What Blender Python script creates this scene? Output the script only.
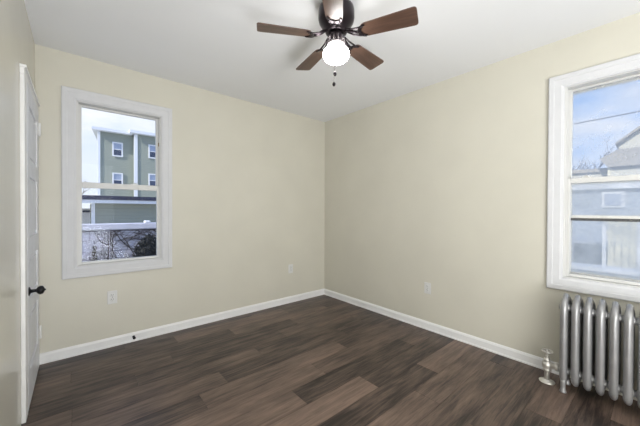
import bpy, bmesh, math, random
from mathutils import Vector, Matrix, noise
random.seed(7)
for o in list(bpy.data.objects): bpy.data.objects.remove(o)
scene = bpy.context.scene
COL = scene.collection
PI = math.pi

# ------------------------------------------------------------------ camera
EYE = Vector((0, 0, 1.2199))
YAW, PITCH, ROLL, FPX = 0.70443, -0.0092, 0.0047, 287.36
cam_data = bpy.data.cameras.new('camera')
cam = bpy.data.objects.new('camera', cam_data); COL.objects.link(cam)
cam_data.sensor_width = 36; cam_data.lens = FPX / 640 * 36
cam_data.clip_start = 0.02; cam_data.clip_end = 500
F = Vector((math.sin(YAW) * math.cos(PITCH), math.cos(YAW) * math.cos(PITCH), math.sin(PITCH)))
R = Vector((math.cos(YAW), -math.sin(YAW), 0)); U = R.cross(F)
R2 = R * math.cos(ROLL) + U * math.sin(ROLL); U2 = -R * math.sin(ROLL) + U * math.cos(ROLL)
m = Matrix((R2, U2, -F)).transposed().to_4x4(); m.translation = EYE
cam.matrix_world = m
scene.camera = cam

# ------------------------------------------------------------------ view
scene.view_settings.view_transform = 'Standard'
scene.view_settings.look = 'None'
scene.view_settings.gamma = 1
scene.view_settings.use_curve_mapping = False
scene.view_settings.exposure = 0.21

# ------------------------------------------------------------------ sky
w = bpy.data.worlds.new('sky'); scene.world = w; w.use_nodes = True
nt = w.node_tree; nt.nodes.clear()
def N(nt, t, **k):
    n = nt.nodes.new(t)
    for a, b in k.items(): setattr(n, a, b)
    return n
out = N(nt, 'ShaderNodeOutputWorld'); bg = N(nt, 'ShaderNodeBackground')
tc = N(nt, 'ShaderNodeTexCoord'); sep = N(nt, 'ShaderNodeSeparateXYZ')
nt.links.new(tc.outputs['Generated'], sep.inputs[0])
rmp = N(nt, 'ShaderNodeValToRGB'); e = rmp.color_ramp.elements
e[0].position = 0.0; e[0].color = (0.74, 0.82, 0.95, 1)
e[1].position = 0.7; e[1].color = (0.22, 0.43, 0.95, 1)
k = rmp.color_ramp.elements.new(0.36); k.color = (0.33, 0.56, 1.0, 1)
dxy = N(nt, 'ShaderNodeMath', operation='SUBTRACT'); nt.links.new(sep.outputs['X'], dxy.inputs[0]); nt.links.new(sep.outputs['Y'], dxy.inputs[1])
dsc = N(nt, 'ShaderNodeMath', operation='MULTIPLY_ADD'); dsc.inputs[1].default_value = 0.14
nt.links.new(dxy.outputs[0], dsc.inputs[0]); nt.links.new(sep.outputs['Z'], dsc.inputs[2]); nt.links.new(dsc.outputs[0], rmp.inputs[0])
mp = N(nt, 'ShaderNodeMapping'); mp.inputs['Scale'].default_value = (1.6, 1.6, 5.0)
mp.inputs['Location'].default_value = (0.3, 1.2, 0.5)
nz = N(nt, 'ShaderNodeTexNoise'); nz.inputs['Scale'].default_value = 1.9; nz.inputs['Detail'].default_value = 8; nz.inputs['Roughness'].default_value = 0.55
nt.links.new(tc.outputs['Generated'], mp.inputs[0]); nt.links.new(mp.outputs[0], nz.inputs['Vector'])
cr = N(nt, 'ShaderNodeValToRGB'); cr.color_ramp.elements[0].position = 0.46; cr.color_ramp.elements[1].position = 0.70
nt.links.new(nz.outputs['Fac'], cr.inputs[0])
mx = N(nt, 'ShaderNodeMix', data_type='RGBA'); mx.inputs['B'].default_value = (0.93, 0.95, 1.0, 1)
nt.links.new(cr.outputs[0], mx.inputs['Factor']); nt.links.new(rmp.outputs[0], mx.inputs['A'])
nt.links.new(mx.outputs['Result'], bg.inputs['Color']); bg.inputs['Strength'].default_value = 0.98
nt.links.new(bg.outputs[0], out.inputs['Surface'])

# ------------------------------------------------------------------ lights
sd = bpy.data.lights.new('sun', 'SUN'); sd.energy = 4.0; sd.angle = math.radians(1.0); sd.color = (1, 0.95, 0.86)
sun = bpy.data.objects.new('sun', sd); COL.objects.link(sun)
sun.rotation_euler = Vector((0.80, 0.17, -0.55)).to_track_quat('-Z', 'Y').to_euler()
def area(name, loc, to, sx, sy, e, col):
    d = bpy.data.lights.new(name, 'AREA'); d.shape = 'RECTANGLE'; d.size = sx; d.size_y = sy; d.energy = e; d.color = col
    o = bpy.data.objects.new(name, d); COL.objects.link(o); o.location = loc
    o.rotation_euler = (Vector(to) - Vector(loc)).to_track_quat('-Z', 'Y').to_euler()
    return o
# added fill light behind the camera, inside the closed back wall
area('fill_behind', (0.30, -2.7, 1.3), (2.7, 2.9, 1.4), 1.0, 2.1, 31, (0.95, 0.97, 1.0))
# second added fill, low behind the camera, aimed up to brighten the ceiling
area('ceiling_fill', (0.28, -1.5, 0.42), (0.45, -0.7, 2.9), 0.95, 2.4, 92, (0.96, 0.975, 1.0))

# ------------------------------------------------------------------ materials
def new_mat(name):
    m = bpy.data.materials.new(name); m.use_nodes = True
    nt = m.node_tree; b = nt.nodes['Principled BSDF']
    return m, nt, b
def mat(name, col, rough=0.5, metal=0.0, var=0.0, scale=8.0, bump=0.0, bscale=60.0, spec=0.5, stretch=(1, 1, 1)):
    m, nt, b = new_mat(name)
    b.inputs['Roughness'].default_value = rough; b.inputs['Metallic'].default_value = metal
    b.inputs['Specular IOR Level'].default_value = spec
    tc = N(nt, 'ShaderNodeTexCoord'); mp = N(nt, 'ShaderNodeMapping'); mp.inputs['Scale'].default_value = stretch
    nt.links.new(tc.outputs['Object'], mp.inputs[0])
    nz = N(nt, 'ShaderNodeTexNoise'); nz.inputs['Scale'].default_value = scale; nz.inputs['Detail'].default_value = 4
    nt.links.new(mp.outputs[0], nz.inputs['Vector'])
    r = N(nt, 'ShaderNodeValToRGB')
    r.color_ramp.elements[0].position = 0.3; r.color_ramp.elements[1].position = 0.7
    r.color_ramp.elements[0].color = [c * (1 - var) for c in col] + [1]
    r.color_ramp.elements[1].color = [min(1, c * (1 + var)) for c in col] + [1]
    nt.links.new(nz.outputs['Fac'], r.inputs[0]); nt.links.new(r.outputs[0], b.inputs['Base Color'])
    if bump:
        n2 = N(nt, 'ShaderNodeTexNoise'); n2.inputs['Scale'].default_value = bscale
        bp = N(nt, 'ShaderNodeBump'); bp.inputs['Strength'].default_value = bump; bp.inputs['Distance'].default_value = 0.01
        nt.links.new(mp.outputs[0], n2.inputs['Vector']); nt.links.new(n2.outputs['Fac'], bp.inputs['Height']); nt.links.new(bp.outputs[0], b.inputs['Normal'])
    return m
def brick_mat(name, c1, c2, mortar, scale, bw, bh, msize, axis='XZ', rough=0.8, bump=0.4, stain=None):
    m, nt, b = new_mat(name); b.inputs['Roughness'].default_value = rough
    tc = N(nt, 'ShaderNodeTexCoord'); s = N(nt, 'ShaderNodeSeparateXYZ'); c = N(nt, 'ShaderNodeCombineXYZ')
    nt.links.new(tc.outputs['Object'], s.inputs[0])
    nt.links.new(s.outputs[axis[0]], c.inputs[0]); nt.links.new(s.outputs[axis[1]], c.inputs[1])
    br = N(nt, 'ShaderNodeTexBrick'); br.inputs['Color1'].default_value = (*c1, 1); br.inputs['Color2'].default_value = (*c2, 1); br.inputs['Mortar'].default_value = (*mortar, 1)
    br.inputs['Scale'].default_value = scale; br.inputs['Brick Width'].default_value = bw; br.inputs['Row Height'].default_value = bh; br.inputs['Mortar Size'].default_value = msize
    nt.links.new(c.outputs[0], br.inputs['Vector'])
    colout = br.outputs['Color']
    if stain:
        nz = N(nt, 'ShaderNodeTexNoise'); nz.inputs['Scale'].default_value = 1.7; nz.inputs['Detail'].default_value = 7; nz.inputs['Roughness'].default_value = 0.7
        nt.links.new(tc.outputs['Object'], nz.inputs['Vector'])
        rr = N(nt, 'ShaderNodeValToRGB'); rr.color_ramp.elements[0].position = 0.52; rr.color_ramp.elements[1].position = 0.72
        nt.links.new(nz.outputs['Fac'], rr.inputs[0])
        mx = N(nt, 'ShaderNodeMix', data_type='RGBA'); mx.inputs['B'].default_value = (*stain, 1)
        nt.links.new(rr.outputs[0], mx.inputs['Factor']); nt.links.new(colout, mx.inputs['A']); colout = mx.outputs['Result']
    nt.links.new(colout, b.inputs['Base Color'])
    bp = N(nt, 'ShaderNodeBump'); bp.inputs['Strength'].default_value = bump; bp.inputs['Distance'].default_value = 0.02; bp.invert = True
    nt.links.new(br.outputs['Fac'], bp.inputs['Height']); nt.links.new(bp.outputs[0], b.inputs['Normal'])
    return m
def siding_mat(name, col, pitch):
    m, nt, b = new_mat(name); b.inputs['Roughness'].default_value = 0.7
    b.inputs['Base Color'].default_value = (*col, 1)
    tc = N(nt, 'ShaderNodeTexCoord'); s = N(nt, 'ShaderNodeSeparateXYZ'); nt.links.new(tc.outputs['Object'], s.inputs[0])
    d = N(nt, 'ShaderNodeMath', operation='DIVIDE'); d.inputs[1].default_value = pitch; nt.links.new(s.outputs['Z'], d.inputs[0])
    f = N(nt, 'ShaderNodeMath', operation='FRACT'); nt.links.new(d.outputs[0], f.inputs[0])
    bp = N(nt, 'ShaderNodeBump'); bp.inputs['Strength'].default_value = 0.8; bp.inputs['Distance'].default_value = 0.03; bp.invert = True
    nt.links.new(f.outputs[0], bp.inputs['Height']); nt.links.new(bp.outputs[0], b.inputs['Normal'])
    return m
def wood_mat(name, dark, light, rough=0.4, axis_scale=(2, 30, 30), attr=False, spec=0.5):
    """wood with grain along local X; with attr=True every plank has its own tone and grain offset"""
    m, nt, b = new_mat(name); b.inputs['Roughness'].default_value = rough; b.inputs['Specular IOR Level'].default_value = spec
    tc = N(nt, 'ShaderNodeTexCoord'); mp = N(nt, 'ShaderNodeMapping'); mp.inputs['Scale'].default_value = axis_scale
    vec = tc.outputs['Object']
    if attr:
        at = N(nt, 'ShaderNodeAttribute'); at.attribute_name = 'plank'
        ml = N(nt, 'ShaderNodeVectorMath', operation='MULTIPLY_ADD'); ml.inputs[1].default_value = (37.0, 91.0, 13.0)
        nt.links.new(at.outputs['Color'], ml.inputs[0]); nt.links.new(vec, ml.inputs[2]); vec = ml.outputs[0]
    nt.links.new(vec, mp.inputs[0])
    n1 = N(nt, 'ShaderNodeTexNoise'); n1.inputs['Scale'].default_value = 1.0; n1.inputs['Detail'].default_value = 6; n1.inputs['Roughness'].default_value = 0.72; n1.inputs['Distortion'].default_value = 0.6
    nt.links.new(mp.outputs[0], n1.inputs['Vector'])
    mp2 = N(nt, 'ShaderNodeMapping'); mp2.inputs['Scale'].default_value = (axis_scale[0] * 0.9, axis_scale[1] * 0.22, axis_scale[2] * 0.22)
    nt.links.new(vec, mp2.inputs[0])
    n2 = N(nt, 'ShaderNodeTexNoise'); n2.inputs['Scale'].default_value = 1.0; n2.inputs['Detail'].default_value = 3
    nt.links.new(mp2.outputs[0], n2.inputs['Vector'])
    a1 = N(nt, 'ShaderNodeMath', operation='MULTIPLY_ADD'); a1.inputs[1].default_value = 0.74 if attr else 0.75; 
    a2 = N(nt, 'ShaderNodeMath', operation='MULTIPLY'); a2.inputs[1].default_value = 0.45
    nt.links.new(n1.outputs['Fac'], a1.inputs[0]); nt.links.new(n2.outputs['Fac'], a2.inputs[0]); nt.links.new(a2.outputs[0], a1.inputs[2])
    val = a1.outputs[0]
    if attr:
        sp = N(nt, 'ShaderNodeSeparateColor'); nt.links.new(at.outputs['Color'], sp.inputs[0])
        ad = N(nt, 'ShaderNodeMath', operation='MULTIPLY_ADD'); ad.inputs[1].default_value = 0.43
        nt.links.new(sp.outputs[0], ad.inputs[0]); nt.links.new(val, ad.inputs[2])
        sb = N(nt, 'ShaderNodeMath', operation='SUBTRACT'); sb.inputs[1].default_value = 0.175
        nt.links.new(ad.outputs[0], sb.inputs[0]); val = sb.outputs[0]
    r = N(nt, 'ShaderNodeValToRGB'); r.color_ramp.elements[0].position = 0.36 if attr else 0.32; r.color_ramp.elements[1].position = 0.95 if attr else 0.9
    r.color_ramp.elements[0].color = (*dark, 1); r.color_ramp.elements[1].color = (*light, 1)
    nt.links.new(val, r.inputs[0]); nt.links.new(r.outputs[0], b.inputs['Base Color'])
    bp = N(nt, 'ShaderNodeBump'); bp.inputs['Strength'].default_value = 0.08; bp.inputs['Distance'].default_value = 0.004
    nt.links.new(n1.outputs['Fac'], bp.inputs['Height']); nt.links.new(bp.outputs[0], b.inputs['Normal'])
    return m
def glass_mat(name, dust, dustcol=(0.9, 0.9, 0.85), streak=0.0):
    m, nt, b = new_mat(name); nt.nodes.remove(b); o = nt.nodes['Material Output']
    tr = N(nt, 'ShaderNodeBsdfTransparent'); gl = N(nt, 'ShaderNodeBsdfGlossy'); gl.inputs['Roughness'].default_value = 0.02
    fr = N(nt, 'ShaderNodeFresnel'); fr.inputs['IOR'].default_value = 1.3
    m1 = N(nt, 'ShaderNodeMixShader'); fm = N(nt, 'ShaderNodeMath', operation='MULTIPLY'); fm.inputs[1].default_value = 0.25; nt.links.new(fr.outputs[0], fm.inputs[0]); nt.links.new(fm.outputs[0], m1.inputs[0]); nt.links.new(tr.outputs[0], m1.inputs[1]); nt.links.new(gl.outputs[0], m1.inputs[2])
    tl = N(nt, 'ShaderNodeBsdfTranslucent'); tl.inputs['Color'].default_value = (*dustcol, 1)
    m2 = N(nt, 'ShaderNodeMixShader')
    tc = N(nt, 'ShaderNodeTexCoord'); nz = N(nt, 'ShaderNodeTexNoise'); nz.inputs['Scale'].default_value = 7; nz.inputs['Detail'].default_value = 6
    nt.links.new(tc.outputs['Object'], nz.inputs['Vector'])
    ma = N(nt, 'ShaderNodeMath', operation='MULTIPLY_ADD'); ma.inputs[1].default_value = streak; ma.inputs[2].default_value = dust - streak * 0.5
    ma.use_clamp = True
    nt.links.new(nz.outputs['Fac'], ma.inputs[0]); nt.links.new(ma.outputs[0], m2.inputs[0])
    nt.links.new(m1.outputs[0], m2.inputs[1]); nt.links.new(tl.outputs[0], m2.inputs[2]); nt.links.new(m2.outputs[0], o.inputs[0])
    return m
def emit_mat(name, col, s):
    m, nt, b = new_mat(name)
    b.inputs['Base Color'].default_value = (*col, 1); b.inputs['Emission Color'].default_value = (*col, 1); b.inputs['Emission Strength'].default_value = s
    b.inputs['Roughness'].default_value = 0.3
    return m

M_WALL = mat('cream_wall_paint', (0.65, 0.628, 0.542), 0.42, var=0.025, scale=2.2, bump=0.03, bscale=90, spec=0.35)
M_WALLG = mat('satin_cream_paint', (0.65, 0.628, 0.542), 0.26, var=0.025, scale=2.2, bump=0.03, bscale=14, spec=0.9)
M_CEIL = mat('ceiling_paint', (0.86, 0.87, 0.885), 0.8, var=0.01, scale=1.5, bump=0.03, bscale=80, spec=0.2)
M_TRIM = mat('white_gloss_trim', (0.67, 0.675, 0.69), 0.6, spec=0.2, var=0.02, scale=14, bump=0.05, bscale=25)
M_BASE = mat('white_baseboard', (0.84, 0.84, 0.84), 0.4, var=0.02, scale=10)
M_SASH = mat('vinyl_sash', (0.66, 0.66, 0.645), 0.4, var=0.02)
M_DOOR = mat('old_door_paint', (0.74, 0.75, 0.78), 0.4, var=0.06, scale=9, bump=0.25, bscale=22)
M_OLDW = mat('thick_old_white_paint', (0.80, 0.80, 0.79), 0.4, var=0.04, scale=9, bump=0.2, bscale=30)
M_PLATE = mat('outlet_plastic', (0.70, 0.70, 0.685), 0.35)
M_SLOT = mat('dark_slot', (0.08, 0.08, 0.08), 0.6)
M_BLACK = mat('black_metal', (0.015, 0.015, 0.017), 0.3, metal=0.6)
M_FLOOR = wood_mat('plank_floor', (0.028, 0.020, 0.0175), (0.345, 0.240, 0.185), 0.38, (3.2, 46, 46), attr=True, spec=0.4)
M_GAP = mat('plank_gap', (0.03, 0.02, 0.018), 0.8)
M_SILVER = mat('silver_radiator_paint', (0.36, 0.36, 0.365), 0.33, metal=0.5, var=0.08, scale=10, bump=0.06, bscale=120)
M_VALVE = mat('silver_valve_paint', (0.70, 0.68, 0.64), 0.35, metal=0.65, var=0.15, scale=30, bump=0.2, bscale=150)
M_BRONZE = mat('dark_bronze', (0.035, 0.028, 0.032), 0.28, metal=0.85, var=0.1)
M_NICKEL = mat('worn_bright_metal', (0.35, 0.32, 0.33), 0.25, metal=0.9)
M_BLADE = wood_mat('walnut_blade', (0.035, 0.018, 0.012), (0.150, 0.084, 0.060), 0.33, (3, 45, 45))
M_GLOBE = emit_mat('lit_opal_globe', (1.0, 0.985, 0.96), 26.0)
M_GLASS_A = glass_mat('window_glass', 0.015)
M_GLASS_BU = glass_mat('dusty_upper_glass', 0.26, (1, 1, 0.97), streak=0.16)
M_GLASS_BL = glass_mat('dirty_lower_glass', 0.52, (1, 0.96, 0.86), streak=0.7)
M_SCREENBAR = mat('storm_rail_metal', (0.75, 0.74, 0.69), 0.5)
M_GREEN = siding_mat('grey_green_siding', (0.30, 0.33, 0.28), 0.16)
M_GREEN2 = siding_mat('shed_grey_green_siding', (0.31, 0.33, 0.27), 0.125)
M_BOARD = mat('white_corner_board', (0.86, 0.88, 0.92), 0.6)
M_PANE = mat('house_window_pane', (0.055, 0.07, 0.12), 0.1, var=0.3, scale=1.0)
M_BLIND = mat('pale_window_shade', (0.36, 0.42, 0.55), 0.5)
M_ROOF = mat('dark_blue_roof_edge', (0.028, 0.032, 0.065), 0.8, var=0.2)
M_ROOFG = mat('grey_roof', (0.30, 0.30, 0.30), 0.9, var=0.2)
M_BLOCK = brick_mat('painted_block', (0.62, 0.62, 0.71), (0.54, 0.54, 0.64), (0.34, 0.34, 0.42), 1.0, 0.40, 0.20, 0.012, 'XZ', bump=0.5, stain=(0.30, 0.29, 0.32))
M_CAP = mat('wall_cap', (0.58, 0.58, 0.66), 0.8, var=0.12, scale=5)
M_BARK = mat('bark', (0.10, 0.075, 0.06), 0.9, var=0.3)
M_VINE = mat('dry_vine', (0.06, 0.048, 0.05), 0.9, var=0.3)
M_LEAF = mat('dark_leaf', (0.014, 0.015, 0.014), 0.8, var=0.5, scale=4)
M_DRY = mat('dry_leaf', (0.06, 0.05, 0.032), 0.8, var=0.4, scale=4)
M_GROUND = mat('yard_ground', (0.45, 0.44, 0.40), 0.95, var=0.25, scale=1.2, bump=0.4, bscale=8)
M_HOUSE = siding_mat('beige_house_siding', (0.50, 0.49, 0.42), 0.14)
M_HOUSER = mat('weathered_roof_shingle', (0.33, 0.31, 0.27), 0.9, var=0.15)
M_BLUEG = siding_mat('blue_grey_siding', (0.36, 0.41, 0.49), 0.12)
M_CREAM = mat('cream_fence', (0.74, 0.70, 0.53), 0.7, var=0.06)
M_CARP = mat('silver_car_paint', (0.50, 0.53, 0.60), 0.25, metal=0.3)
M_CARG = mat('car_glass', (0.03, 0.035, 0.04), 0.06)
M_TYRE = mat('tyre', (0.02, 0.02, 0.02), 0.8)
M_RIM = mat('wheel_rim', (0.5, 0.5, 0.5), 0.3, metal=0.8)
M_WIRE = mat('wire', (0.10, 0.10, 0.11), 0.6)
M_STONE = brick_mat('rough_stone', (0.36, 0.35, 0.30), (0.24, 0.23, 0.20), (0.46, 0.45, 0.40), 1.0, 0.3, 0.16, 0.02, 'YZ', bump=0.8)
M_PORCH = mat('porch_wood', (0.33, 0.23, 0.13), 0.7)
M_WHITE = mat('white_board', (0.82, 0.83, 0.86), 0.6)

# ------------------------------------------------------------------ mesh helpers
def box(bm, a, b, bev=0.0, seg=2):
    x0, y0, z0 = [min(p, q) for p, q in zip(a, b)]; x1, y1, z1 = [max(p, q) for p, q in zip(a, b)]
    vs = [bm.verts.new(p) for p in ((x0,y0,z0),(x1,y0,z0),(x1,y1,z0),(x0,y1,z0),(x0,y0,z1),(x1,y0,z1),(x1,y1,z1),(x0,y1,z1))]
    fs = [bm.faces.new([vs[i] for i in q]) for q in ((0,3,2,1),(4,5,6,7),(0,1,5,4),(1,2,6,5),(2,3,7,6),(3,0,4,7))]
    if bev:
        es = list({e for f in fs for e in f.edges})
        bmesh.ops.bevel(bm, geom=es, offset=bev, segments=seg, affect='EDGES', profile=0.5)
    return vs
def tube(bm, pts, rad, n=10, closed=False, cap=True, ry=None, up=None):
    pts = [Vector(p) for p in pts]; rings = []; L = len(pts)
    rads = rad if isinstance(rad, (list, tuple)) else [rad] * L
    prev = None
    for i, p in enumerate(pts):
        if closed: t = pts[(i + 1) % L] - pts[i - 1]
        elif i == 0: t = pts[1] - p
        elif i == L - 1: t = p - pts[i - 1]
        else: t = pts[i + 1] - pts[i - 1]
        t.normalize()
        if up is not None: a = Vector(up); a = (a - t * a.dot(t)).normalized()
        elif prev is None:
            a = t.orthogonal().normalized()
        else: a = (prev - t * prev.dot(t)).normalized()
        prev = a; b = t.cross(a)
        r = rads[i]; r2 = r if ry is None else ry
        rings.append([bm.verts.new(p + a * (r2 * math.cos(2 * PI * k / n)) + b * (r * math.sin(2 * PI * k / n))) for k in range(n)])
    rng = range(L) if closed else range(L - 1)
    for i in rng:
        A, B = rings[i], rings[(i + 1) % L]
        for k in range(n): bm.faces.new((A[k], A[(k + 1) % n], B[(k + 1) % n], B[k])).smooth = True
    if not closed and cap:
        bm.faces.new(list(reversed(rings[0]))); bm.faces.new(rings[-1])
def lathe(bm, prof, c=(0, 0, 0), axis='Z', n=32, cap=True):
    """prof = [(r, h)...]"""
    c = Vector(c); rings = []
    ax = {'X': Vector((1,0,0)), 'Y': Vector((0,1,0)), 'Z': Vector((0,0,1)), '-Y': Vector((0,-1,0)), '-X': Vector((-1,0,0))}[axis]
    a = ax.orthogonal().normalized(); b = ax.cross(a)
    for r, h in prof:
        if r < 1e-6: rings.append([bm.verts.new(c + ax * h)])
        else: rings.append([bm.verts.new(c + ax * h + (a * math.cos(2*PI*k/n) + b * math.sin(2*PI*k/n)) * r) for k in range(n)])
    for A, B in zip(rings, rings[1:]):
        for k in range(n):
            k2 = (k + 1) % n
            if len(A) == 1 and len(B) == 1: continue
            if len(A) == 1: f = bm.faces.new((A[0], B[k2], B[k]))
            elif len(B) == 1: f = bm.faces.new((A[k], A[k2], B[0]))
            else: f = bm.faces.new((A[k], A[k2], B[k2], B[k]))
            f.smooth = True
    if cap:
        if len(rings[0]) > 1: bm.faces.new(list(reversed(rings[0])))
        if len(rings[-1]) > 1: bm.faces.new(rings[-1])
def prism(bm, poly, ax, a0, a1, bev=0.0):
    """poly: 2D points in the other two axes (in xyz order)"""
    def P(p, t):
        if ax == 'X': return (t, p[0], p[1])
        if ax == 'Y': return (p[0], t, p[1])
        return (p[0], p[1], t)
    A = [bm.verts.new(P(p, a0)) for p in poly]; B = [bm.verts.new(P(p, a1)) for p in poly]; n = len(poly)
    fs = [bm.faces.new(A), bm.faces.new(list(reversed(B)))]
    for k in range(n): fs.append(bm.faces.new((A[k], B[k], B[(k + 1) % n], A[(k + 1) % n])))
    if bev: bmesh.ops.bevel(bm, geom=list({e for f in fs for e in f.edges}), offset=bev, segments=2, affect='EDGES')
def world_loc(o):
    v = Vector(o.location)
    while o.parent: o = o.parent; v = v + o.location
    return v
def obj(name, bm, m, parent=None, loc=(0, 0, 0), recalc=True):
    """geometry is given in world coordinates; origin goes to loc (or to the parent's)"""
    if recalc: bmesh.ops.recalc_face_normals(bm, faces=bm.faces[:])
    me = bpy.data.meshes.new(name)
    base = world_loc(parent) if parent else Vector(loc)
    bm.transform(Matrix.Translation(-base)); bm.to_mesh(me); bm.free()
    for x in (m if isinstance(m, list) else [m]): me.materials.append(x)
    o = bpy.data.objects.new(name, me); COL.objects.link(o)
    if parent: o.parent = parent
    else: o.location = base
    return o
def tag(o, label, cat, group=None, kind=None):
    o['label'] = label; o['category'] = cat
    if group: o['group'] = group
    if kind: o['kind'] = kind
    return o
def thing(name, label, cat, loc, group=None, kind=None):
    o = bpy.data.objects.new(name, None); COL.objects.link(o); o.location = loc; o.empty_display_size = 0.1
    return tag(o, label, cat, group, kind)
def BM(): return bmesh.new()
def BOX(name, a, b, m, parent=None, bev=0.0, loc=None):
    bm = BM(); box(bm, a, b, bev)
    return obj(name, bm, m, parent, loc if loc is not None else (0, 0, 0))

# ------------------------------------------------------------------ the room
X0, X1, Y0, Y1, H = -0.2385, 2.7586, -3.0, 3.142, 2.5
TH = 0.16
GZ = -1.0
WA = dict(u0=0.001, u1=0.641, z0=0.735, z1=2.128)       # opening in the far-left wall (along x)
WB = dict(u0=-0.174, u1=0.460, z0=0.727, z1=2.142)      # opening in the right wall (along y)
def S(o, label, cat): return tag(o, label, cat, kind='structure')
# floor planks
bm = BM(); col = bm.loops.layers.color.new('plank')
box(bm, (X0 - 0.06, Y0 - 0.1, -0.05), (X1 + 0.06, Y1 + 0.02, -0.003))
for f in bm.faces: f.material_index = 1
PW, PL, PB = 0.178, 1.22, 0.347
fixed = {0: (2.12, {0: .30, 1: .62}), -1: (1.55, {0: .10, 1: .12}), -2: (2.387, {0: .2, 1: .66}), 4: (2.07, {0: .22, 1: .70}), 5: (1.59, {0: .80, 1: .26}),
         6: (1.11, {0: .70, 1: .08, 2: .45}), 8: (0.617, {0: .30, 1: .66, 2: .42}), 7: (1.42, {0: .66, 1: .50}), 9: (0.818, {0: .55, 1: .30, 2: .25}), 13: (1.19, {0: .32, 1: .62}),
         3: (1.75, {0: .60, 1: .56}), 2: (1.35, {0: .35, 1: .42}), 1: (1.72, {0: .55, 1: .40}), 12: (0.6, {0: .42, 1: .30, 2: .58}), 11: (1.55, {0: .36, 1: .52}), 10: (1.2, {0: .46, 1: .36})}
rnd = random.Random(3)
kmin = int((Y0 - PB) / PW) - 1; kmax = int((Y1 - PB) / PW) + 1
for k in range(kmin, kmax + 1):
    ya, yb = max(Y0, PB + k * PW), min(Y1 + 0.005, PB + (k + 1) * PW)
    if yb - ya < 0.004: continue
    j, tones = fixed.get(k, (rnd.uniform(0, PL), {}))
    base = j - PL
    i = 0
    while base > X0: base -= PL; i -= 1
    x = base
    while x < X1:
        xa, xb = max(X0, x), min(X1 + 0.005, x + PL)
        if xb - xa > 0.003:
            t = tones.get(i, rnd.uniform(0.15, 0.7))
            c = (t, rnd.random(), rnd.random(), 1); g = 0.0007
            vs = box(bm, (xa + g, ya + g, -0.003), (xb - g, yb - g, 0.0))
            for v in vs:
                for l in v.link_loops: l[col] = c
        x += PL; i += 1
S(obj('floor', bm, [M_FLOOR, M_GAP]), 'dark brown wood plank floor of varied planks', 'floor')
S(BOX('ceiling', (X0 - TH, Y0 - TH, H), (X1 + TH, Y1 + TH, H + 0.2), M_CEIL), 'flat off-white painted ceiling', 'ceiling')
def wall_with_hole(name, ax, c0, c1, u0, u1, hole, label):
    bm = BM()
    def bx(ua, ub, za, zb):
        if ax == 'Y': box(bm, (ua, c0, za), (ub, c1, zb))
        else: box(bm, (c0, ua, za), (c1, ub, zb))
    bx(u0, hole['u0'], GZ, H); bx(hole['u1'], u1, GZ, H); bx(hole['u0'], hole['u1'], GZ, hole['z0']); bx(hole['u0'], hole['u1'], hole['z1'], H)
    bmesh.ops.remove_doubles(bm, verts=bm.verts[:], dist=1e-5)
    return S(obj(name, bm, M_WALL), label, 'wall')
wall_with_hole('wall_far', 'Y', Y1, Y1 + TH, X0 - TH, X1 + TH, WA, 'cream painted far wall holding the left-hand window')
wall_with_hole('wall_right', 'X', X1, X1 + TH, Y0 - TH, Y1, WB, 'cream painted right wall holding the window over the radiator')
# left wall with the door recess
DY0, DY1, DZ = 2.418, 3.085, 1.985
bm = BM()
box(bm, (X0 - TH, Y0 - TH, GZ), (X0 - 0.06, Y1, H))
box(bm, (X0 - 0.06, Y0 - TH, GZ), (X0, DY0, H)); box(bm, (X0 - 0.06, DY1, GZ), (X0, Y1, H)); box(bm, (X0 - 0.06, DY0, DZ), (X0, DY1, H))
S(obj('wall_left', bm, M_WALLG), 'cream painted left wall with the white door', 'wall')
S(BOX('wall_back', (X0, Y0 - TH, GZ), (X1, Y0, H), M_WALL), 'cream painted wall behind the viewer', 'wall')
# baseboards (moulded profile)
def base_run(name, side):
    h = 0.082; pr = [(0, 0), (0.019, 0), (0.019, 0.012), (0.014, 0.016), (0.014, h - 0.018), (0.010, h - 0.010), (0.006, h - 0.002), (0, h)]
    bm = BM()
    if side == 'far': prism(bm, [(Y1 - d, z) for d, z in pr], 'X', X0 + 0.0, X1)
    elif side == 'right':
        prism(bm, [(X1 - d, z) for d, z in pr], 'Y', 0.455, Y1 - 0.014); prism(bm, [(X1 - d, z) for d, z in pr], 'Y', Y0, -0.20)
    else: prism(bm, [(X0 + d, z) for d, z in pr], 'Y', Y0, 1.1)
    S(obj(name, bm, M_BASE), 'white moulded baseboard along the %s wall' % side, 'baseboard')
base_run('baseboard_far', 'far'); base_run('baseboard_right', 'right'); base_run('baseboard_left', 'left')

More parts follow.
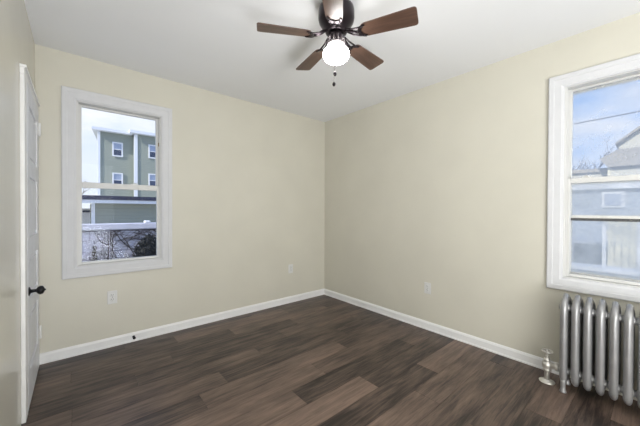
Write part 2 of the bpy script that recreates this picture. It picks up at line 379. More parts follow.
# ------------------------------------------------------------------ windows
def window(name, ax, face, o, label, glassU, glassL, lock_u, storm):
    """ax 'Y' = wall normal along y (u = x); ax 'X' = wall normal along x (u = y). face = room-side coordinate; +d goes outside"""
    u0, u1, z0, z1 = o['u0'], o['u1'], o['z0'], o['z1']
    def P(u, d, z): return (u, face + d, z) if ax == 'Y' else (face + d, u, z)
    def bx(bm, ua, ub, da, db, za, zb, bev=0.0): box(bm, P(ua, da, za), P(ub, db, zb), bev)
    root = thing(name, label, 'window', P((u0 + u1) / 2, 0, z0), kind='structure')
    # mitred casing with moulded profile
    cw = 0.094
    prof = [(0.0, 0.0), (0.0, 0.012), (0.010, 0.016), (0.016, 0.019), (0.055, 0.020), (0.060, 0.023), (0.086, 0.0235), (0.092, 0.020), (cw, 0.0)]
    bm = BM(); rings = []
    for (cu, cz, su, sz) in ((u0, z0, -1, -1), (u1, z0, 1, -1), (u1, z1, 1, 1), (u0, z1, -1, 1)):
        rings.append([bm.verts.new(P(cu + su * (w - 0.004), -d, cz + sz * (w - 0.004))) for w, d in prof])
    for i in range(4):
        A, B = rings[i], rings[(i + 1) % 4]
        for k in range(len(prof) - 1): bm.faces.new((A[k], A[k + 1], B[k + 1], B[k]))
        bm.faces.new((A[0], B[0], B[-1], A[-1]))
    obj('casing', bm, M_TRIM, root)
    # jamb liner
    bm = BM(); j = 0.011
    bx(bm, u0, u0 + j, 0.0, TH, z0, z1, 0.002); bx(bm, u1 - j, u1, 0.0, TH, z0, z1, 0.002)
    bx(bm, u0 + j, u1 - j, 0.0, TH, z1 - j, z1, 0.002); bx(bm, u0 + j, u1 - j, 0.0, TH + 0.02, z0, z0 + 0.012, 0.002)
    for s in (u0 + j, u1 - j):       # parting stop
        q = 0.008 if s == u0 + j else -0.008
        bx(bm, s, s + q, 0.055, 0.061, z0 + .012, z1 - j)
        bx(bm, s, s + q, 0.010, 0.020, z0 + .012, z1 - j)
    obj('jamb', bm, M_SASH, root)
    zm = 1.443 if storm else 1.432
    RT = 0.036 if storm else 0.050
    def sash(nm, d0, za, zb, rb, rt, gl, st=0.027):
        bm = BM(); a, b = u0 + j + 0.001, u1 - j - 0.001; t = 0.030
        bx(bm, a, a + st, d0, d0 + t, za, zb, 0.003); bx(bm, b - st, b, d0, d0 + t, za, zb, 0.003)
        bx(bm, a + st, b - st, d0, d0 + t, za, za + rb, 0.003); bx(bm, a + st, b - st, d0, d0 + t, zb - rt, zb, 0.003)
        s = obj(nm, bm, M_SASH, root)
        bm = BM(); bx(bm, a + st - .003, b - st + .003, d0 + 0.013, d0 + 0.017, za + rb - .003, zb - rt + .003)
        obj('glass_pane', bm, gl, s)
        return s
    up = sash('upper_sash', 0.062, zm - 0.018, z1 - j - .001, 0.036, 0.016, glassU)
    lo = sash('lower_sash', 0.022, z0 + 0.013, zm + 0.020, 0.022, RT, glassL)
    bm = BM()      # sash lock on the meeting rail
    bx(bm, lock_u - 0.03, lock_u + 0.03, 0.026, 0.048, zm + 0.020, zm + 0.026, 0.002)
    lathe(bm, [(0.012, 0), (0.012, 0.008), (0.006, 0.011)], P(lock_u, 0.037, zm + 0.026), n=16)
    bx(bm, lock_u - 0.005, lock_u + 0.028, 0.032, 0.042, zm + 0.030, zm + 0.037, 0.002)
    obj('sash_lock', bm, M_SASH, lo)
    if storm:
        bm = BM(); a, b = u0 + j, u1 - j
        d0, d1 = 0.118, 0.140
        bx(bm, a, a + 0.02, d0, d1, z0 + .012, z1 - j); bx(bm, b - 0.02, b, d0, d1, z0 + .012, z1 - j)
        bx(bm, a + .02, b - .02, d0, d1, z0 + .012, z0 + .034); bx(bm, a + .02, b - .02, d0, d1, z1 - j - .02, z1 - j)
        bx(bm, a + .02, b - .02, d0 - .015, d1, 1.172, 1.192)
        fr = obj('storm_frame', bm, M_SCREENBAR, root)
        bm = BM(); bx(bm, a + .02, b - .02, d0 - .015, d1 - .003, 1.152, 1.172)
        obj('screen_bar', bm, M_SLOT, fr)
        bm = BM(); bx(bm, a + .018, b - .018, d1 - .008, d1 - .005, z0 + .030, zm)
        obj('storm_pane', bm, M_GLASS_BL, fr)
    else:
        bm = BM(); bx(bm, u1 - j - 0.012, u1 - j, 0.03, 0.045, 1.84, 1.875, 0.002)
        obj('sash_latch', bm, M_PORCH, root)
    return root
window('window_1', 'Y', Y1, WA, 'white cased sash window on the far wall showing the green-grey building', M_GLASS_A, M_GLASS_A, 0.42, False)
window('window_2', 'X', X1, WB, 'white cased sash window on the right wall above the radiator', M_GLASS_BU, M_GLASS_A, 0.33, True)

# ------------------------------------------------------------------ door on the left wall
root = thing('door_1', 'old white painted panel door with black knob in the left wall', 'door', (X0, 2.75, 0), kind='structure')
# casing: two legs and a head, thick with old paint
PX = X0 + 0.020
bm = BM()
def leg(bm, ya, yb, outer):
    box(bm, (X0, ya, 0), (PX, yb, DZ - .002), 0.004)
leg(bm, 2.322, DY0 + .002, 0); leg(bm, DY1 - .002, 3.126, 1)
box(bm, (X0, 2.322, DZ - 0.002), (PX, 3.126, 2.028), 0.004)
box(bm, (X0, 2.316, 2.018), (PX + 0.008, 3.130, 2.034), 0.003)
obj('door_casing', bm, M_OLDW, root)
# leaf, a few centimetres ajar, hinged on the far side
hx, hy = X0 + 0.021, DY1 - 0.006
LW, LT = 0.657, 0.034
ang = 0.0
def LP(s, d, z):      # s from hinge towards the viewer, d out of the face into the room
    return Vector((hx + math.sin(ang) * s + math.cos(ang) * d, hy - math.cos(ang) * s + math.sin(ang) * d, z))
def leafbox(bm, s0, s1, d0, d1, z0, z1, bev=0.0):
    vs = box(bm, (0, 0, 0), (1, 1, 1)) if not bev else None
    pts = [LP(s, d, z) for z in (z0, z1) for (s, d) in ((s0, d0), (s1, d0), (s1, d1), (s0, d1))]
    for v, p in zip(vs, pts): v.co = p
bm = BM()
z_t = 1.975; st = 0.105
leafbox(bm, 0, LW, -LT, -0.010, 0.012, z_t)
leafbox(bm, 0, st, -0.010, 0, 0.012, z_t); leafbox(bm, LW - st, LW, -0.010, 0, 0.012, z_t)
for za, zb in ((0.012, 0.22), (0.56, 0.66), (0.92, 1.04), (1.42, 1.52), (1.86, z_t)): leafbox(bm, st, LW - st, -0.010, 0, za, zb)
leaf = obj('door_leaf', bm, M_DOOR, root)
for za, zb in ((0.22, 0.56), (0.66, 0.92), (1.04, 1.42), (1.52, 1.86)):
    bm = BM(); leafbox(bm, st + .03, LW - st - .03, -0.010, -0.003, za + .03, zb - .03); obj('door_panel', bm, M_DOOR, leaf)
for hz in (1.83, 0.27):
    bm = BM(); c = LP(-0.004, 0.008, hz)
    lathe(bm, [(0.0, -.052), (.004, -.052), (.007, -.046), (.007, .046), (.004, .052), (0, .052)], c, n=12)
    leafbox(bm, -0.002, 0.035, 0, 0.0025, hz - .045, hz + .045)
    obj('hinge', bm, M_OLDW, root)
bm = BM(); kz = 0.722; c = LP(LW - 0.034, 0.0, kz)
lathe(bm, [(0.027, 0), (0.027, .003), (.022, .006), (.011, .010), (.0095, .030), (.013, .034)], c, 'X', 24)
lathe(bm, [(.013, .034), (.022, .040), (.0265, .050), (.024, .062), (.014, .068), (.006, .070), (.004, .075), (0, .076)], c, 'X', 24)
obj('door_knob', bm, M_BLACK, leaf)

# ------------------------------------------------------------------ outlets and door stop
def outlet(ax, u, z, label):
    loc = (u, Y1, z) if ax == 'Y' else (X1, u, z)
    def P(du, d, dz): return (u + du, Y1 - d, z + dz) if ax == 'Y' else (X1 - d, u + du, z + dz)
    root = thing('wall_outlet', label, 'outlet', loc)
    bm = BM(); box(bm, P(-.036, 0, -.058), P(.036, .006, .058), 0.003); obj('cover_plate', bm, M_PLATE, root)
    for s in (-1, 1):
        bm = BM(); lathe(bm, [(.0165, 0.004), (.0165, .0075), (.014, .009)], P(0, 0, s * .0195), {'Y': '-Y', 'X': '-X'}[ax], 20)
        r = obj('receptacle', bm, M_PLATE, root)
        bm = BM()
        for q in (-1, 1): box(bm, P(q * .0065 - .0015, .0085, s * .0195 - .001), P(q * .0065 + .0015, .0096, s * .0195 + .008))
        box(bm, P(-.002, .0085, s * .0195 - .009), P(.002, .0096, s * .0195 - .006))
        obj('slot', bm, M_SLOT, r)
    bm = BM(); lathe(bm, [(.003, 0.005), (.003, .0075), (0, .008)], P(0, 0, 0), {'Y': '-Y', 'X': '-X'}[ax], 10); obj('screw', bm, M_NICKEL, root)
outlet('Y', 0.246, 0.438, 'white duplex outlet below the left-hand window')
outlet('Y', 2.163, 0.447, 'white duplex outlet on the far wall near the room corner')
outlet('X', 1.528, 0.425, 'white duplex outlet on the right wall between corner and radiator')
root = thing('door_stop', 'small black door stop screwed to the far baseboard', 'door stop', (0.405, Y1 - 0.014, 0.045))
bm = BM(); lathe(bm, [(.011, 0), (.011, .003), (.005, .006), (.0045, .030)], (0.405, Y1 - .014, .045), '-Y', 16); obj('stem', bm, M_BLACK, root)
bm = BM(); lathe(bm, [(.009, .030), (.012, .033), (.012, .042), (.008, .046), (0, .046)], (0.405, Y1 - .014, .045), '-Y', 16); obj('rubber_tip', bm, M_BLACK, root)

# ------------------------------------------------------------------ radiator
RX0, RX1 = 2.510, 2.650; RCX = (RX0 + RX1) / 2
PITCHR, NSEC, RY = 0.0597, 10, 0.405
rad = thing('radiator', 'silver painted cast-iron column radiator under the right window', 'radiator', (RCX, RY - PITCHR * 4.5, 0))
def section(y, foot):
    bm = BM(); zb, zt = 0.070, 0.622
    path = []; rc = 0.055
    for (cx, cz, a0) in ((RX1 - rc, zt - rc, 0), (RX0 + rc, zt - rc, 90), (RX0 + rc, zb + rc * .7, 180), (RX1 - rc, zb + rc * .7, 270)):
        for k in range(8):
            a = math.radians(a0 + 90 * k / 7); rz = rc if cz > 0.3 else rc * .7
            path.append((cx + rc * math.cos(a), y, cz + rz * math.sin(a)))
    # longer straight columns get extra rings
    full = []
    for i, p in enumerate(path):
        q = path[(i + 1) % len(path)]; full.append(p)
        if (Vector(q) - Vector(p)).length > 0.1:
            for t in (0.1, 0.5, 0.9): full.append(tuple(Vector(p).lerp(Vector(q), t)))
    L = len(full); rings = []; n = 14
    for i, p in enumerate(full):
        t = (Vector(full[(i + 1) % L]) - Vector(full[i - 1])).normalized()
        b = Vector((0, 1, 0)); a = t.cross(b).normalized()
        vert = abs(t.z)                       # crown and base are narrower, columns full
        ry = 0.0150 + 0.0065 * vert; rr = 0.0225 if vert > 0.3 else 0.024
        P = Vector(p)
        rings.append([bm.verts.new(P + a * (rr * math.cos(2*PI*k/n)) + b * (ry * math.sin(2*PI*k/n))) for k in range(n)])
    for i in range(L):
        A, B = rings[i], rings[(i + 1) % L]
        for k in range(n): bm.faces.new((A[k], A[(k+1) % n], B[(k+1) % n], B[k])).smooth = True
    tube(bm, [(RCX, y, zb), (RCX, y, zb + .03), (RCX, y, zt - .03), (RCX, y, zt - 0.004)], [.016, .021, .021, .014], 14)
    # crown ridge and web
    tube(bm, [(RX0 + .012, y, zt - .020), (RX0 + .040, y, zt + .006), (RCX, y, zt + .020), (RX1 - .040, y, zt + .006), (RX1 - .012, y, zt - .020)], [.012, .015, .016, .015, .012], 12)
    box(bm, (RX0, y - .009, zt - .075), (RX1, y + .009, zt - .005), 0.004)
    box(bm, (RX0, y - .009, zb), (RX1, y + .009, zb + .05), 0.004)
    for hz in (0.136, 0.568):
        lathe(bm, [(.019, -PITCHR / 2), (.024, -PITCHR / 2 + .006), (.024, PITCHR / 2 - .006), (.019, PITCHR / 2)], (RX0 + .030, y, hz), 'Y', 18)
    if foot:
        for fx in (RX0, RX1):
            tube(bm, [(fx, y, zb + .04), (fx, y, .06), (fx, y, .022), (fx, y, .008), (fx, y, 0.0)], [.019, .014, .014, .019, .020], 14)
    obj('section', bm, M_SILVER, rad)
for i in range(NSEC): section(RY - i * PITCHR, i in (0, NSEC - 1))
# valve
VX, VY, VZ = 2.575, 0.505, 0.128
bm = BM(); lathe(bm, [(0, 0), (.046, 0), (.047, .004), (.036, .010), (.022, .016), (.021, .018)], (VX, VY, 0), n=28)
obj('floor_flange', bm, M_VALVE, rad)
bm = BM()
lathe(bm, [(.0165, .012), (.0165, .075), (.024, .078), (.025, .092), (.022, .096), (.029, .110), (.031, .126), (.028, .140), (.019, .148), (.021, .150), (.021, .162), (.013, .166), (.010, .176), (.012, .178), (.012, .186), (.0055, .188), (.0055, .214)], (VX, VY, 0), n=20)
lathe(bm, [(.020, .0), (.020, .030), (.026, .032), (.026, .050), (.018, .053), (.018, .085)], (VX, VY - .015, VZ - .002), '-Y', 20)
vb = obj('valve_body', bm, M_VALVE, rad)
bm = BM()
c = Vector((VX, VY, .216)); ring = [(c.x + .030 * math.cos(t * PI / 12), c.y + .030 * math.sin(t * PI / 12), c.z + .002) for t in range(24)]
tube(bm, ring, .0058, 8, closed=True)
for t in range(4):
    a = t * PI / 2 + .4; tube(bm, [c, (c.x + .029 * math.cos(a), c.y + .029 * math.sin(a), c.z + .002)], .0045, 8)
lathe(bm, [(.009, -.004), (.010, .004), (.005, .008), (0, .009)], c, n=14)
obj('hand_wheel', bm, M_VALVE, vb)

# ------------------------------------------------------------------ ceiling fan
FX, FY = 1.225, 1.295
fan = thing('ceiling_fan', 'five-blade ceiling fan with walnut blades, bronze motor and lit globe', 'ceiling fan', (FX, FY, H))
bm = BM()
lathe(bm, [(0, 2.4995), (.075, 2.4995), (.078, 2.486), (.074, 2.472), (.098, 2.466), (.108, 2.456), (.111, 2.438), (.111, 2.398), (.106, 2.376), (.092, 2.356), (.078, 2.340), (.070, 2.326), (.066, 2.314), (0, 2.312)], (FX, FY, 0), n=48)
obj('motor_housing', bm, M_BRONZE, fan)
bm = BM(); lathe(bm, [(0, 2.311), (.040, 2.311), (.038, 2.304), (.050, 2.298), (.046, 2.284), (.038, 2.262), (.036, 2.242), (0, 2.240)], (FX, FY, 0), n=40)
sw = obj('switch_housing', bm, M_BRONZE, fan)
bm = BM()
for k in range(12):
    a = k * PI / 6; tube(bm, [(FX + .036 * math.cos(a), FY + .036 * math.sin(a), 2.296), (FX + .050 * math.cos(a), FY + .050 * math.sin(a), 2.284), (FX + .054 * math.cos(a), FY + .054 * math.sin(a), 2.246)], .0035, 6)
lathe(bm, [(.044, 2.254), (.056, 2.250), (.058, 2.236), (.050, 2.232), (.044, 2.236)], (FX, FY, 0), n=36, cap=False)
obj('light_fitter', bm, M_NICKEL, fan)
bm = BM(); pr = []
for k in range(19):
    t = k / 18 * PI * 0.80
    pr.append((.081 * math.sin(t) ** 0.92, 2.180 - .052 * math.cos(t)))
pr[0] = (0, 2.128); pr.append((.044, 2.230))
lathe(bm, pr, (FX, FY, 0), n=40, cap=False)
obj('light_globe', bm, M_GLOBE, fan)
BZ = 2.288; pitch = math.radians(12)
outline = []
r0, r1, w0, w1 = 0.158, 0.478, 0.094, 0.124
def rounded(pts, rad, n=5):
    out = []; L = len(pts)
    for i, p in enumerate(pts):
        p = Vector(p); a = (Vector(pts[i-1]) - p); b = (Vector(pts[(i+1) % L]) - p)
        r = rad[i]; pa = p + a.normalized() * r; pb = p + b.normalized() * r
        for k in range(n + 1):
            t = k / n; out.append(((1-t)**2 * pa + 2*t*(1-t) * p + t*t * pb))
    return out
shape = rounded([(r0, -w0/2), (r1, -w1/2), (r1, w1/2), (r0, w0/2)], [.035, .022, .022, .035])
for i in range(5):
    th = math.radians(7 + 72 * i)
    Mx = Matrix.Translation((FX, FY, BZ)) @ Matrix.Rotation(th, 4, 'Z') @ Matrix.Rotation(-pitch, 4, 'X')
    # blade: its own object frame, so that the grain runs along it
    bm = BM()
    top = [bm.verts.new((p.x, p.y, .003)) for p in shape]; bot = [bm.verts.new((p.x, p.y, -.003)) for p in shape]
    bm.faces.new(top); bm.faces.new(list(reversed(bot)))
    for k in range(len(shape)): bm.faces.new((top[k], bot[k], bot[(k+1) % len(shape)], top[(k+1) % len(shape)]))
    bmesh.ops.recalc_face_normals(bm, faces=bm.faces[:])
    me = bpy.data.meshes.new('blade'); bm.to_mesh(me); bm.free(); me.materials.append(M_BLADE)
    b = bpy.data.objects.new('blade', me); COL.objects.link(b); b.parent = fan
    b.matrix_local = Matrix.Translation((0, 0, BZ - H)) @ Matrix.Rotation(th, 4, 'Z') @ Matrix.Rotation(-pitch, 4, 'X')
    # bracket: arm, fork and crescent plate under the blade root
    bm = BM()
    tube(bm, [(.058, 0, .032), (.085, 0, .022), (.115, 0, .004), (.140, 0, -.006)], [.010, .009, .008, .009], 10)
    tube(bm, [(.062, .012, .030), (.105, .022, .006), (.150, .030, -.006), (.172, .034, -.006)], .005, 8)
    tube(bm, [(.062, -.012, .030), (.105, -.022, .006), (.150, -.030, -.006), (.172, -.034, -.006)], .005, 8)
    cres = []
    for k in range(13):
        a = math.radians(100 + 160 * k / 12); cres.append((.190 + .052 * math.cos(a), .046 * math.sin(a)))
    inn = []
    for k in range(13):
        a = math.radians(260 - 160 * k / 12); inn.append((.196 + .036 * math.cos(a), .036 * math.sin(a)))
    ring = cres + inn
    A = [bm.verts.new((x, y, -.0035)) for x, y in ring]; B = [bm.verts.new((x, y, -.0085)) for x, y in ring]
    nn = len(ring)
    for k in range(12):
        bm.faces.new((A[k], A[k+1], A[nn-2-k], A[nn-1-k])); bm.faces.new((B[nn-1-k], B[nn-2-k], B[k+1], B[k]))
    for k in range(nn): bm.faces.new((A[k], B[k], B[(k+1) % nn], A[(k+1) % nn]))
    box(bm, (.138, -.008, -.0085), (.160, .008, -.0035))
    for sy in (-.03, 0, .03):
        lathe(bm, [(.004, -.009), (.004, -.011), (0, -.0115)], (.176 if sy else .150, sy, 0), n=8)
    bm.transform(Mx); obj('blade_bracket', bm, M_BRONZE, fan)
# pull chains draped by the globe
for (px, py, zf, nm) in ((1.163, 1.239, 2.022, 0), (1.155, 1.238, 1.960, 1)):
    bm = BM(); d = Vector((px - FX, py - FY, 0)); dn = d.normalized()
    p0 = Vector((FX, FY, 2.285)) + dn * .05; p1 = Vector((FX, FY, 2.25)) + dn * .074
    tube(bm, [p0, p1, Vector((px, py, 2.20)), Vector((px, py, zf + .012))], .0011, 6)
    ch = obj('pull_chain', bm, M_NICKEL, fan)
    bm = BM(); lathe(bm, [(0, .016), (.004, .014), (.009, .004), (.0095, -.004), (.006, -.011), (0, -.013)], (px, py, zf), n=16)
    obj('chain_fob', bm, M_BRONZE, ch)

# ------------------------------------------------------------------ outside: ground
bm = BM(); box(bm, (-120, -120, GZ - 0.3), (120, 120, GZ)); S(obj('ground', bm, M_GROUND), 'pale yard ground outside the windows', 'ground')

# ------------------------------------------------------------------ outside the far window
YW = 7.0
bw = thing('block_wall', 'white painted block garden wall with dry vines outside the left window', 'garden wall', (1.2, YW, GZ))
BOX('wall_body', (-2.5, YW, GZ), (5.5, YW + .2, 0.82), M_BLOCK, bw)
BOX('wall_cap', (-2.5, YW - .04, 0.82), (5.5, YW + .24, 0.935), M_CAP, bw, 0.01)
BOX('cap_finial', (1.10, YW - .03, 0.935), (1.21, YW + .12, 0.985), M_WHITE, bw, 0.02)
def vine(x, label, seed, height, spread, xa, xb):
    rn = random.Random(seed); bm = BM()
    def branch(p, d, L, r, depth):
        pts = [Vector(p)]; n = max(3, int(L / .1))
        for k in range(n):
            d = (d + Vector((rn.uniform(-.45, .45), 0, rn.uniform(-.3, .35)))).normalized()
            q = pts[-1] + d * (L / n)
            q.y = YW - .012 - r; q.z = min(max(q.z, GZ + .02), .80); q.x = min(max(q.x, xa), xb)
            pts.append(q)
            if depth < 3 and rn.random() < .5: branch(q, Vector((rn.choice((-1, 1)) * rn.uniform(.4, 1), 0, rn.uniform(-.1, .8))).normalized(), L * .55, r * .6, depth + 1)
        tube(bm, pts, [r * (1 - .6 * k / n) for k in range(n + 1)], 5)
    for s in range(spread): branch((x + rn.uniform(-.15, .15), YW - .02, GZ + .01), Vector((rn.uniform(-.4, .4), 0, 1)), height, .016, 0)
    tag(obj('climbing_vine', bm, M_VINE, loc=(x, YW, GZ)), label, 'vine')
vine(0.30, 'bare climbing vine at the left end of the white block wall', 5, 1.7, 2, -.6, .49)
vine(0.86, 'tangled bare vine spreading over the middle of the block wall', 11, 1.8, 4, .52, 2.4)
def foliage(bm, cx, cy, cz, rx, ry, rz, n, s, rn):
    for _ in range(n):
        while True:
            p = Vector((rn.uniform(-1, 1), rn.uniform(-1, 1), rn.uniform(-1, 1)))
            if p.length < 1: break
        c = Vector((cx + p.x * rx, cy + p.y * ry, cz + p.z * rz))
        a = Vector((rn.uniform(-1, 1), rn.uniform(-1, 1), rn.uniform(-1, 1))).normalized(); b = a.orthogonal().normalized(); q = s * rn.uniform(.6, 1.3)
        v = [bm.verts.new(c - a * q), bm.verts.new(c + b * q * .45), bm.verts.new(c + a * q), bm.verts.new(c - b * q * .45)]
        bm.faces.new(v)
def shrub(name, label, cx, cy, rx, rz, n, s, m, seed, trunk=True):
    rn = random.Random(seed); root = thing(name, label, 'shrub', (cx, cy, GZ))
    bm = BM()
    for _ in range(10):
        e = Vector((cx + rn.uniform(-.8, .8) * rx, cy + rn.uniform(-.1, .1), GZ + rz * rn.uniform(1.0, 1.8)))
        tube(bm, [(cx + rn.uniform(-.1, .1), cy, GZ), Vector((cx, cy, GZ)).lerp(e, .5) + Vector((rn.uniform(-.1, .1), 0, 0)), e], [.02, .012, .005], 5)
    obj('stems', bm, M_VINE, root)
    bm = BM(); foliage(bm, cx, cy, GZ + rz, rx, .16, rz, n, s, rn); obj('foliage', bm, m, root, recalc=False)
shrub('garden_shrub', 'dark leafy shrub against the right of the white block wall', 1.13, 6.62, 0.34, 0.86, 5000, .045, M_LEAF, 2)
shrub('garden_shrub', 'low brown-green bush in front of the block wall beside the bigger dark shrub', 0.60, 6.70, 0.16, 0.55, 900, .04, M_DRY, 4)
shrub('garden_shrub', 'thin upright bush at the left end of the block wall', 0.26, 6.72, 0.06, 0.83, 200, .04, M_DRY, 8)
# low outbuilding
YS = 13.0
sh = thing('outbuilding', 'low grey-green outbuilding with dark flat roof behind the block wall', 'building', (2.5, YS, GZ))
BOX('siding_wall', (0.50, YS, GZ), (7.5, YS + 4, 1.45), M_GREEN2, sh)
BOX('corner_board', (0.42, YS - .03, GZ), (0.52, YS + .1, 1.45), M_BOARD, sh)
BOX('fascia', (-1.6, YS - .38, 1.44), (7.7, YS - .34, 1.555), M_BOARD, sh)
BOX('soffit', (-1.6, YS - .34, 1.44), (7.7, YS + .2, 1.47), M_BOARD, sh)
BOX('flat_roof', (-1.6, YS - .42, 1.555), (7.7, YS + 4.2, 1.70), M_ROOF, sh)
BOX('porch_post', (0.06, YS - .3, GZ), (0.14, YS - .22, 1.44), M_PORCH, sh)
BOX('porch_board', (0.18, YS + 1.2, GZ), (0.42, YS + 1.3, 1.25), M_WHITE, sh)
BOX('mailbox_shelf', (0.19, YS + 0.8, 1.10), (0.42, YS + 1.0, 1.18), M_ROOF, sh)
# tall apartment house
YT = 32.0
ap = thing('apartment_house', 'three-storey grey-green apartment house with white trim behind the outbuilding', 'building', (6, YT, GZ))
bm = BM(); prism(bm, [(1.55, YT), (4.3, YT), (4.3, YT + 10), (2.6, YT + 10)], 'Z', GZ, 8.15); obj('siding_wall', bm, M_GREEN, ap)
BOX('bay_wall', (4.22, YT - .5, GZ), (11, YT + 10, 8.30), M_GREEN, ap)
BOX('corner_board', (1.47, YT - .06, GZ), (1.66, YT + .15, 8.1), M_BOARD, ap)
BOX('corner_board', (4.13, YT - .56, GZ), (4.40, YT - .35, 8.2), M_BOARD, ap)
bm = BM(); prism(bm, [(1.05, YT - .55), (4.0, YT - .55), (4.0, YT + 10), (2.3, YT + 10)], 'Z', 8.12, 8.36); obj('eave', bm, M_BOARD, ap)
bm = BM(); prism(bm, [(YT - 1.0, 8.22), (YT - 1.0, 8.46), (YT + 10, 9.0), (YT + 10, 8.22)], 'X', 3.75, 11.3); obj('eave', bm, M_BOARD, ap)
for (xa, za, yy) in ((2.52, 6.03, YT), (2.52, 3.25, YT), (5.28, 6.12, YT - .5), (5.28, 3.35, YT - .5), (2.52, 0.45, YT), (5.28, 0.5, YT - .5), (8.2, 6.12, YT - .5), (8.2, 3.35, YT - .5)):
    xb, zb = xa + .80, za + 1.30
    bm = BM(); t = .11
    box(bm, (xa, yy - .08, za), (xb, yy, za + t)); box(bm, (xa, yy - .08, zb - t), (xb, yy, zb)); box(bm, (xa, yy - .08, za + t), (xa + t, yy, zb - t)); box(bm, (xb - t, yy - .08, za + t), (xb, yy, zb - t))
    box(bm, (xa + t, yy - .06, (za + zb) / 2 - .03), (xb - t, yy, (za + zb) / 2 + .03))
    wf = obj('window_frame', bm, M_WHITE, ap)
    BOX('upper_pane', (xa + t, yy - .03, (za + zb) / 2), (xb - t, yy - .01, zb - t), M_BLIND, wf)
    BOX('lower_pane', (xa + t, yy - .03, za + t), (xb - t, yy - .01, (za + zb) / 2), M_PANE, wf)
# bare tree
def bare_tree(x, y, h, label, seed):
    rn = random.Random(seed); bm = BM()
    def br(p, d, L, r, dep):
        q = p + d * L; mid = p.lerp(q, .5) + Vector((rn.uniform(-.1, .1), rn.uniform(-.1, .1), 0)) * L * .4
        tube(bm, [p, mid, q], [r, r * .8, r * .55], 5, cap=False)
        if dep < 5:
            for _ in range(3): br(q if rn.random() < .6 else mid, (d + Vector((rn.uniform(-.8, .8), rn.uniform(-.8, .8), rn.uniform(-.1, .5)))).normalized(), L * rn.uniform(.6, .8), r * .55, dep + 1)
    br(Vector((x, y, GZ)), Vector((0, 0, 1)), h * .33, h * .018, 0)
    tag(obj('bare_tree', bm, M_BARK, loc=(x, y, GZ)), label, 'tree')
bare_tree(0.2, 50, 7.6, 'bare winter tree left of the apartment house', 3)
bare_tree(38.5, 5.6, 9.5, 'bare winter tree over the long low building outside right window', 9)

# ------------------------------------------------------------------ outside the right window
# house with gable and hipped lower roof
hs = thing('neighbour_house', 'beige house with gable roof seen through the right window', 'house', (28, 0.0, GZ))
BOX('house_wall', (25.4, -6, GZ), (33, 2.03, 4.3), M_HOUSE, hs)
bm = BM(); prism(bm, [(1.62, 4.2), (1.62, 5.42), (0.60, 6.25), (-0.42, 5.42), (-0.42, 4.2)], 'X', 25.6, 33); obj('gable_wall', bm, M_HOUSE, hs)
bm = BM(); prism(bm, [(1.74, 5.34), (1.74, 5.46), (0.60, 6.40), (-0.54, 5.46), (-0.54, 5.34), (0.60, 6.22)], 'X', 25.2, 33.3); obj('gable_roof', bm, M_HOUSER, hs)
bm = BM(); prism(bm, [(2.05, 3.98), (2.40, 4.46), (2.40, 4.54), (1.60, 5.02), (-5.0, 5.02), (-5.8, 4.5), (-5.8, 3.98)], 'X', 25.1, 33); obj('lower_roof', bm, M_HOUSER, hs)
BOX('corner_board', (25.34, 1.95, GZ), (25.42, 2.07, 3.98), M_CREAM, hs)
lb = thing('long_low_building', 'long low pale building left of the gabled house', 'building', (27, 6, GZ))
BOX('building_wall', (26, 2.12, GZ), (32, 12, 3.8), M_HOUSE, lb)
BOX('roof_slab', (25.8, 2.10, 3.8), (32, 12.2, 4.02), M_HOUSER, lb)
gr = thing('blue_grey_garage', 'blue-grey sided garage beyond the parked car', 'garage', (15, 0, GZ))
BOX('garage_wall', (14, -5, GZ), (19, 3.8, 2.0), M_BLUEG, gr)
BOX('garage_roof', (13.8, -5.2, 2.0), (19.2, 4.0, 2.16), M_WHITE, gr)
bm = BM(); box(bm, (13.93, 0.72, 1.36), (14.0, 1.28, 1.90), 0.01); wf = obj('window_frame', bm, M_WHITE, gr)
BOX('window_pane', (13.90, 0.80, 1.43), (13.94, 1.20, 1.83), M_BLIND, wf)
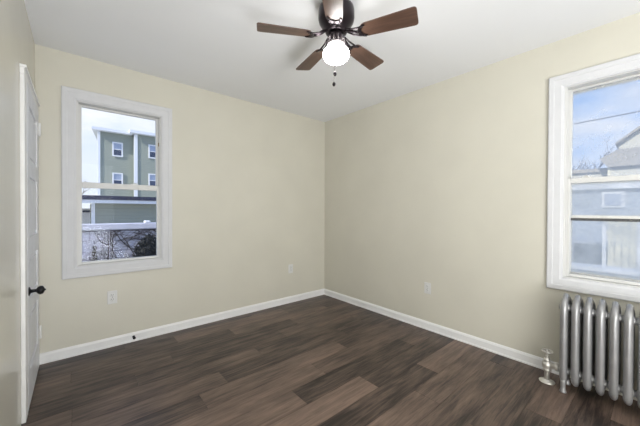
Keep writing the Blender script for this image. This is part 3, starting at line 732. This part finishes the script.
# parked car
car = thing('parked_car', 'silver car parked beyond the stone wall outside the right window', 'car', (10.3, 1.9, GZ))
def cy(s): return 3.9 - s     # s runs from the nose (far left) towards the tail
bm = BM()
prof = [(0, .35), (0.02, .62), (.12, .74), (1.0, .90), (1.15, .93), (1.75, 1.42), (2.1, 1.50), (3.0, 1.49), (3.5, 1.38), (3.95, 1.02), (4.15, .96), (4.2, .5), (4.15, .32)]
prism(bm, [(cy(s), GZ + z) for s, z in prof], 'X', 9.6, 11.2, 0.04); obj('car_body', bm, M_CARP, car)
bm = BM(); prism(bm, [(cy(s), GZ + z) for s, z in ((1.28, .95), (1.80, 1.38), (2.2, 1.43), (2.45, 1.43), (2.45, .95))], 'X', 9.58, 9.62); obj('side_window', bm, M_CARG, car)
bm = BM(); prism(bm, [(cy(s), GZ + z) for s, z in ((2.53, .95), (2.53, 1.43), (3.0, 1.42), (3.4, 1.34), (3.7, .98))], 'X', 9.58, 9.62); obj('side_window', bm, M_CARG, car)
for s in (.80, 3.35):
    for xx, ax in ((9.58, 'X'), (11.02, 'X')):
        bm = BM(); lathe(bm, [(.20, 0), (.31, 0), (.33, .03), (.33, .17), (.31, .2), (.20, .2)], (xx, cy(s), GZ + .33), 'X', 28, cap=False); wh = obj('wheel', bm, M_TYRE, car)
        bm = BM(); lathe(bm, [(0, .01), (.06, .005), (.20, .03), (.20, .17), (0, .17)], (xx, cy(s), GZ + .33), 'X', 20); obj('wheel_rim', bm, M_RIM, wh)
# stone wall with white cap, cream fence panel
sw_ = thing('stone_garden_wall', 'rough stone garden wall with white cap outside the right window', 'garden wall', (7.5, 0, GZ))
BOX('stone_body', (7.4, -4, GZ), (7.7, 5, 0.11), M_STONE, sw_)
BOX('white_cap', (7.34, -4, 0.11), (7.76, 5, 0.18), M_WHITE, sw_, 0.01)
fp = thing('fence_panel', 'cream board fence panel beyond the stone wall, right of the car', 'fence', (8.8, .4, GZ))
for k in range(4): BOX('fence_board', (8.8, .28 + k * .108, GZ), (8.83, .28 + k * .108 + .100, 1.02), M_CREAM, fp, 0.004)
BOX('fence_rail', (8.83, .26, .72), (8.88, .74, .80), M_CREAM, fp)
BOX('fence_rail', (8.83, .26, -.6), (8.88, .74, -.52), M_CREAM, fp)
BOX('fence_post', (8.78, .17, GZ), (8.88, .27, 1.05), M_WHITE, fp, 0.006)
BOX('fence_post', (8.78, .725, GZ), (8.88, .79, 1.05), M_WHITE, fp, 0.006)
# overhead wire
bm = BM(); a = Vector((25, 14, 7.0)); b = Vector((25, -14, 8.2)); pts = []
for k in range(41):
    t = k / 40; p = a.lerp(b, t); p.z -= 0.5 * math.sin(PI * t); pts.append(p)
tube(bm, pts, 0.03, 6); tag(obj('overhead_wire', bm, M_WIRE), 'overhead utility wire crossing the sky in the right window', 'wire')
